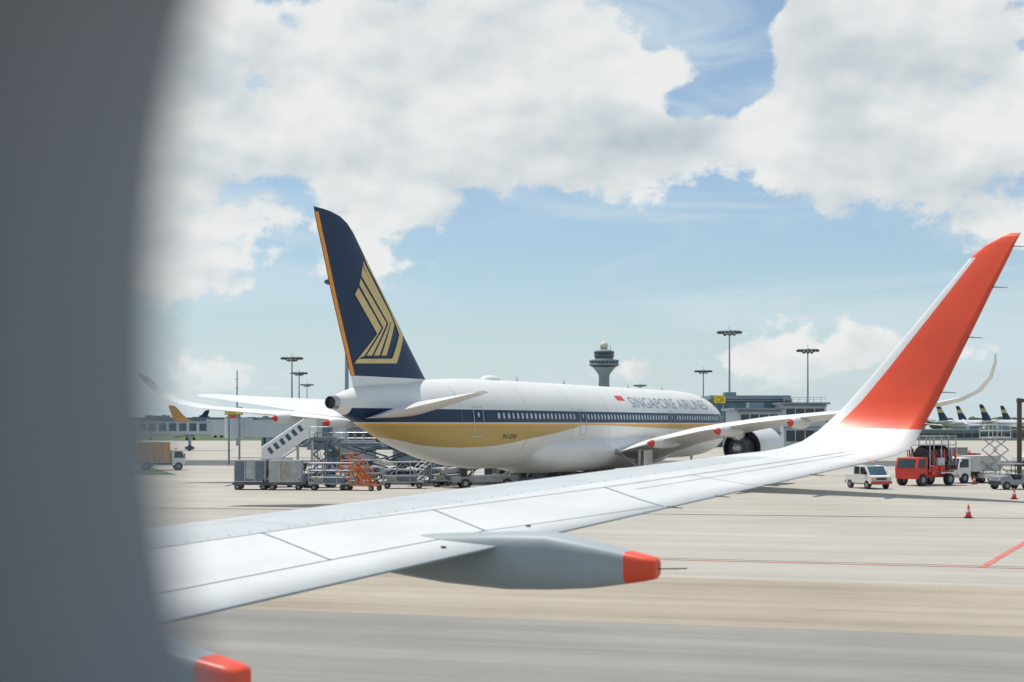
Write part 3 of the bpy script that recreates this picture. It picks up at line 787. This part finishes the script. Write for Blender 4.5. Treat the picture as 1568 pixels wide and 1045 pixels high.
for q in ((-13.3,104.6,0),(-8.2,107.5,.05),(-12.0,113,.1),(-4.6,110,-.1),(3.2,113,.1),(0.2,111.5,.3),(-5.5,119,.15),(6.5,116,.2)): rackcart(*q)
def stairs(x,D,rz,mat,H=2.2,L_=2.6,mr=metal):
    m=MB(); n=8
    for sy in (-.5,.5):
        m.prism([(-L_/2,.35),(-L_/2+.25,.35),(L_/2,H),(L_/2-.25,H)],sy-.04,sy+.04,mat)
        m.cyl((-L_/2,sy,1.2),(L_/2-.1,sy,H+.95),.03,mr,n=6)
        m.cyl((-L_/2,sy,.8),(L_/2-.1,sy,H+.55),.02,mr,n=6)
        m.cyl((L_/2-.1,sy,H+.95),(L_/2+.9,sy,H+.95),.03,mr,n=6)
        for u in (0,.33,.66,1): m.cyl((-L_/2+u*L_,sy,.4+u*(H-.4)),(-L_/2+u*L_,sy,1.2+u*(H-.25)),.025,mr,n=6)
        m.cyl((L_/2,sy,.4),(L_/2,sy,H),.05,mat,n=8); m.cyl((L_/2+.9,sy,.4),(L_/2+.9,sy,H+.95),.04,mat,n=8)
        m.cyl((-.2,sy,.4),(L_/2,sy,H*.8),.04,mat,n=8); m.cyl((L_/2,sy,.4),(L_/2+.9,sy,H),.03,mat,n=6); 
    for i in range(n): m.box((-L_/2+.2+(L_-.3)*i/n,0,.45+(H-.45)*(i+.5)/n),(.3,.95,.05),mat)
    m.box((L_/2+.45,0,H),(.95,1.05,.06),mat); m.box((.2,0,.38),(L_+1.2,1.1,.12),mat)
    wheels(m,(-1.1,1.5),-.5,.5,.2,.12)
    m.obj('boarding_stairs',loc=(x,D,0),rz=rz)
stairs(-10.9,104,math.radians(150),orange2,1.75,1.5,orange2)
stairs(-6.6,112,math.radians(30),bluegrey); stairs(-14.2,121,math.radians(200),bluegrey,3.2,3.2)
# covered passenger stairs (white inclined body)
def covered_stairs(x,D,rz):
    m=MB()
    m.prism([(-2.4,.5),(-1.6,.5),(2.2,3.3),(3.3,3.3),(3.3,5.4),(2.0,5.4),(-2.4,2.4)],-.9,.9,white)
    m.box((0,0,.6),(5.6,1.9,.3),greyp); wheels(m,(-1.8,1.9),-.9,.9,.38,.25)
    for i in range(6): m.box((-1.5+i*.62,-.92,2.1+i*.46),(.4,.03,.7),glassb,ry=-.63)
    for xx in (1.4,2.9): m.cyl((xx,-.7,.7),(xx,-.7,3.3),.1,metal,n=8); m.cyl((xx,.7,.7),(xx,.7,3.3),.1,metal,n=8)
    m.cyl((-1.0,-.7,.8),(2.6,-.7,3.2),.07,metal,n=8)
    m.obj('boarding_stairs',loc=(x,D,0),rz=rz,bevel=.03)
covered_stairs(-24.0,150,math.radians(12))
def loader(x,D,rz,mat):
    m=MB()
    m.box((0,0,.7),(7.0,2.9,.35),mat); wheels(m,(-2.6,-1.6,2.4),-1.3,1.3,.42,.35)
    for x0,x1,h in ((-3.4,.9,3.0),(1.2,3.4,3.5)):
        m.box(((x0+x1)/2,0,h),(x1-x0,2.9,.28),mat)
        for sy in (-1.25,1.25):
            zz=.9; dz=(h-1.0)/2
            for k in range(2):
                m.cyl((x0+.3,sy,zz+k*dz),(x1-.3,sy,zz+(k+1)*dz),.08,mat,n=6); m.cyl((x1-.3,sy,zz+k*dz),(x0+.3,sy,zz+(k+1)*dz),.08,mat,n=6)
        for sy in (-1.4,1.4):
            n=max(2,int((x1-x0)/.8))
            for k in range(n+1): m.cyl((x0+(x1-x0)*k/n,sy,h),(x0+(x1-x0)*k/n,sy,h+1.1),.03,metal,n=6)
            m.cyl((x0,sy,h+1.1),(x1,sy,h+1.1),.03,metal,n=6); m.cyl((x0,sy,h+.6),(x1,sy,h+.6),.025,metal,n=6)
        for k in range(int((x1-x0)/.35)): m.cyl((x0+.2+k*.35,-1.2,h+.18),(x0+.2+k*.35,1.2,h+.18),.05,metal,n=6)
    m.box((2.6,-1.0,4.3),(.8,.7,1.3),mat); m.box((2.6,-1.36,4.5),(.6,.03,.7),glassd)
    m.obj('cargo_loader',loc=(x,D,0),rz=rz,bevel=.02)
loader(-7.6,122,.3,bluegrey); loader(-14.5,128,2.9,bluegrey)
def belt(x,D,rz=0):
    m=MB()
    m.prism([(-2.6,.45),(2.4,.45),(2.4,.9),(.9,1.0),(-2.6,.85)],-.8,.8,greyp)
    wheels(m,(-1.7,1.5),-.78,.78,.36,.25)
    m.box((.1,.2,1.65),(7.2,.75,.22),dmetal,ry=-.16); m.box((.1,.62,1.75),(7.2,.06,.3),greyp,ry=-.16); m.box((.1,-.22,1.75),(7.2,.06,.3),greyp,ry=-.16)
    m.box((-1.8,-.45,1.3),(.5,.55,.9),black); m.cyl((-1.2,-.45,1.2),(-1.35,-.45,1.7),.03,black,n=6)
    m.cyl((1.5,.2,.8),(2.4,.2,1.9),.08,metal,n=8); m.cyl((-1.5,.2,.8),(-.6,.2,1.5),.08,metal,n=8)
    m.obj('belt_loader',loc=(x,D,0),rz=rz,bevel=.02)
belt(-2.0,108.5,.2); belt(3.0,118,2.8)
def tug(x,D,rz=0,mat=whited,name='baggage_tractor'):
    m=MB()
    m.prism([(-1.4,.35),(1.4,.35),(1.4,.95),(.5,1.05),(.3,.75),(-.5,.75),(-.55,1.1),(-1.4,1.1)],-.7,.7,mat)
    for xx,yy in ((.45,-.62),(.45,.62),(-1.0,-.62),(-1.0,.62)): m.cyl((xx,yy,.95),(xx*.93,yy,1.85),.035,black,n=6)
    m.box((-.28,0,1.88),(1.75,1.4,.07),mat); m.box((-.25,0,.95),(.5,1.0,.3),black)
    m.cyl((.35,-.2,1.0),(.15,-.2,1.25),.02,black,n=6); wheels(m,(-.9,.9),-.66,.66,.3,.22)
    m.box((1.43,0,.5),(.08,1.35,.25),black)
    for y in (-.5,.5): m.cyl((1.4,y,.75),(1.43,y,.75),.08,seaml,n=10)
    m.obj(name,loc=(x,D,0),rz=rz,bevel=.02)
tug(P(1533,108),106,math.radians(200),greyp); tug(-14.8,109,.4,bluegrey)
tug(1.0,110.5,.3,greyp)
def van(x,D,rz,body=white,skirt=red,name='utility_van'):
    m=MB()
    m.prism([(-1.75,.42),(1.8,.42),(1.85,.95),(1.45,1.05),(.95,1.72),(-.6,1.76),(-.7,1.05),(-1.75,1.05)],-.85,.85,body)
    m.add([(1.475,-.74,1.07),(1.475,.74,1.07),(1.0,.70,1.69),(1.0,-.70,1.69)],[(0,1,2,3)],glassb)
    for sy in (-1,1):
        m.prism([(1.3,1.1),(.9,1.62),(.3,1.64),(.3,1.1)],sy*.852-.004,sy*.852+.004,glassd)
        m.prism([(.2,1.1),(.2,1.64),(-.5,1.66),(-.55,1.1)],sy*.852-.004,sy*.852+.004,glassd)
        m.box((1.0,sy*.95,1.2),(.12,.15,.22),black)
        m.box((1.86,sy*.62,.78),(.04,.28,.16),seaml)
        m.box((1.87,sy*.80,.78),(.03,.08,.16),orange)
    m.box((1.84,0,.78),(.05,.85,.16),black); m.box((1.86,0,.5),(.16,1.72,.2),skirt)
    m.box((-1.77,0,.5),(.12,1.72,.2),skirt)
    m.box((0,0,.42),(3.2,1.5,.15),black)
    wheels(m,(-1.15,1.2),-.78,.78,.32,.2)
    m.box((.2,0,1.79),(.5,.9,.06),greyp); m.lathe([(.1,0),(.1,.14),(.04,.2)],(.2,.3,1.82),orange,10)
    m.obj(name,loc=(x,D,0),rz=rz,bevel=.03)
van(P(1329,107.5),107.5,math.radians(-72))
tankm=M('tank_black',(.05,.05,.055),.4,metal=.4,var=.4)
def refueller(x,D,rz):
    m=MB()
    m.box((0,0,.75),(4.6,1.0,.25),red); m.box((-.6,0,1.12),(3.0,2.1,.18),red)
    m.prism([(1.1,.55),(2.4,.55),(2.45,1.4),(2.2,2.2),(1.1,2.25)],-1.05,1.05,red)
    m.add([(2.465,-.9,1.45),(2.465,.9,1.45),(2.24,.85,2.12),(2.24,-.85,2.12)],[(0,1,2,3)],glassd)
    for sy in (-1,1): m.prism([(1.3,1.4),(2.25,1.4),(2.1,2.08),(1.3,2.1)],sy*1.055-.005,sy*1.055+.005,glassd)
    rr=[]
    for xx,r in ((-2.2,.6),(-2.1,.85),(-1.95,.95),(.4,.95),(.55,.85),(.6,.6)):
        rr.append([(xx,r*math.cos(2*math.pi*i/28),2.2+r*math.sin(2*math.pi*i/28)) for i in range(28)])
    m.loft(rr,tankm)
    for xx in (-1.8,-1.0,-.2,.3):
        m.loft([[(q,.98*math.cos(2*math.pi*i/28),2.2+.98*math.sin(2*math.pi*i/28)) for i in range(28)] for q in (xx,xx+.08)],metal)
    for xx in (-2.3,-1.4,-.5,.4,.9):
        for sy in (-1.1,1.1): m.cyl((xx,sy,1.1),(xx,sy,3.9),.05,metal,n=6)
    for z in (1.6,2.4,3.2,3.9):
        for sy in (-1.1,1.1): m.cyl((-2.3,sy,z),(.9,sy,z),.04,metal if z>3 else red,n=6)
    for xx in (-2.3,.9):
        for z in (3.2,3.9): m.cyl((xx,-1.1,z),(xx,1.1,z),.04,metal,n=6)
    m.box((-.7,0,3.2),(3.2,2.1,.07),dmetal)
    for sy in (-1.2,1.2):
        for xx in (-1.9,-1.1,-.3,.5): m.lathe([(.3,0),(.34,.08),(.34,.3),(.3,.36)],(xx,sy*.97,1.25),black if xx<-.5 else red,14)
        for k in range(7): m.cyl((-2.1+k*.42,sy,1.9),(-1.95+k*.42,sy,2.9),.06,(red,metal,black)[k%3],n=8)
        m.box((-.3,sy*.95,1.9),(.8,.25,.6),seaml); m.box((.6,sy*.96,1.15),(.5,.3,.6),red)
    for z in (1.3,1.6,1.9,2.2,2.5,2.8,3.1,3.4): m.box((-2.4,0,z),(.05,.5,.04),metal)
    for sy in (-.25,.25): m.cyl((-2.4,sy,1.1),(-2.4,sy,3.7),.025,metal,n=6)
    wheels(m,(-1.6,1.7),-.95,.95,.48,.35)
    m.obj('fuel_truck',loc=(x,D,0),rz=rz,bevel=.02)
refueller(P(1418,113),113,math.radians(-145))
def truck(x,D,rz,box_h=1.6,body=white,cargo=whited,name='service_truck'):
    m=MB()
    m.box((-.2,0,.68),(4.6,.9,.2),dmetal)
    m.prism([(1.0,.5),(2.35,.5),(2.4,1.25),(2.1,2.1),(1.0,2.15)],-.95,.95,body)
    m.add([(2.425,-.83,1.3),(2.425,.83,1.3),(2.15,.78,2.02),(2.15,-.78,2.02)],[(0,1,2,3)],glassd)
    for sy in (-1,1):
        m.prism([(1.25,1.3),(2.25,1.3),(2.02,1.98),(1.25,1.98)],sy*.953-.005,sy*.953+.005,glassd)
        m.box((2.42,sy*.7,.85),(.04,.3,.18),seaml); m.box((2.3,sy*1.08,1.55),(.08,.14,.4),black)
    m.box((2.43,0,.6),(.14,1.9,.22),greyp)
    m.box((-.85,0,.95+box_h/2),(3.3,2.0,box_h),cargo)
    for xx in (-2.4,-1.6,-.8,0,.7): m.box((xx,-1.02,.95+box_h/2),(.06,.05,box_h),greyp)
    m.box((-.85,-1.015,.98),(3.3,.05,.1),greyp); m.box((-.85,-1.015,.92+box_h),(3.3,.05,.08),greyp)
    m.lathe([(.12,0),(.12,.16),(.05,.22)],(1.5,0,2.16),orange,10)
    wheels(m,(-1.6,1.7),-.85,.85,.42,.28)
    m.obj(name,loc=(x,D,0),rz=rz,bevel=.03)
truck(P(1486,118),118,math.radians(-150),1.3)
truck(P(1462,135),135,math.radians(10),1.7,red,greyp)
truck(-37,150,math.radians(20),2.0,white,tailor)
truck(-17,150,math.radians(170),2.2,bluegrey,greyp); truck(-10,150,math.radians(10),2.0,bluegrey,bluegrey)
truck(75,190,.1,2.0); truck(66,175,2.9,1.6); van(60,165,.2,white,greyp); van(-42,160,.1,white,greyp); van(85,200,.3,white,bluegrey)
def lift(x,D,rz):
    m=MB(); m.box((0,0,.6),(2.4,1.5,.35),whited); wheels(m,(-.8,.8),-.7,.7,.32,.22)
    for sy in (-.6,.6):
        for k in range(3):
            z=.85+k*.95
            m.cyl((-.9,sy,z),(.9,sy,z+.95),.05,metal,n=6); m.cyl((.9,sy,z),(-.9,sy,z+.95),.05,metal,n=6)
    m.box((0,0,3.75),(2.2,1.4,.12),whited)
    for xx in (-1.05,0,1.05):
        for sy in (-.68,.68): m.cyl((xx,sy,3.8),(xx,sy,4.8),.035,whited,n=6)
    for z in (4.3,4.8):
        for sy in (-.68,.68): m.cyl((-1.05,sy,z),(1.05,sy,z),.03,whited,n=6)
        for xx in (-1.05,1.05): m.cyl((xx,-.68,z),(xx,.68,z),.03,whited,n=6)
    m.obj('scissor_lift',loc=(x,D,0),rz=rz)
lift(P(1524,117),117,math.radians(30))
def cone(x,D):
    m=MB(); m.box((0,0,.025),(.42,.42,.05),black)
    m.lathe([(.17,.05),(.135,.2),(.11,.32),(.075,.48),(.055,.58),(.03,.72)],(0,0,0),red,16,True,[red,red,seaml,red,red,red]); m.obj('traffic_cone',loc=(x,D,0))
for px,y in ((1483,794),(1553,765),(1492,742)): 
    D=10563/(y-650); cone(P(px,D),D)
m=MB(); m.cyl((0,0,0),(0,0,7.0),.2,brown,n=12); m.box((.5,0,6.8),(1.4,.35,.3),brown); m.box((0,0,.2),(.8,.8,.4),bldw); m.box((.9,0,6.5),(.5,.4,.5),black)
m.obj('apron_light_post',loc=(P(1561,118),118,0))
def jetbridge(x,D,rz):
    m=MB(); m.box((0,0,4.2),(16,2.6,2.5),bldw)
    for i in range(9): m.box((-7.2+i*1.8,-1.32,4.3),(1.3,.06,1.4),glassb)
    m.box((0,-1.33,5.3),(16,.08,.15),bldg); m.cyl((8,0,2.8),(8,0,5.7),2.0,bldw,n=20)
    m.box((3,0,1.6),(.5,2.2,2.8),polem); m.box((3,0,.5),(1.6,3.2,.5),dmetal); wheels(m,(3,),-1.3,1.3,.5,.4)
    m.cyl((-7,0,0),(-7,0,3),.4,polem,n=12)
    m.obj('jet_bridge',loc=(x,D,0),rz=rz)
jetbridge(-32,205,2.9); jetbridge(-62,260,.2)

# ------------------------------------------------------------------ camera
cam=bpy.data.cameras.new('camera'); co=bpy.data.objects.new('camera',cam); scene.collection.objects.link(co)
co.location=(0,0,EYE); co.rotation_euler=(math.pi/2,0,0)
cam.lens=50; cam.sensor_width=36; cam.shift_y=.0812; cam.clip_start=.01; cam.clip_end=20000
cam.dof.use_dof=True; cam.dof.focus_distance=60; cam.dof.aperture_fstop=3.6
scene.camera=co
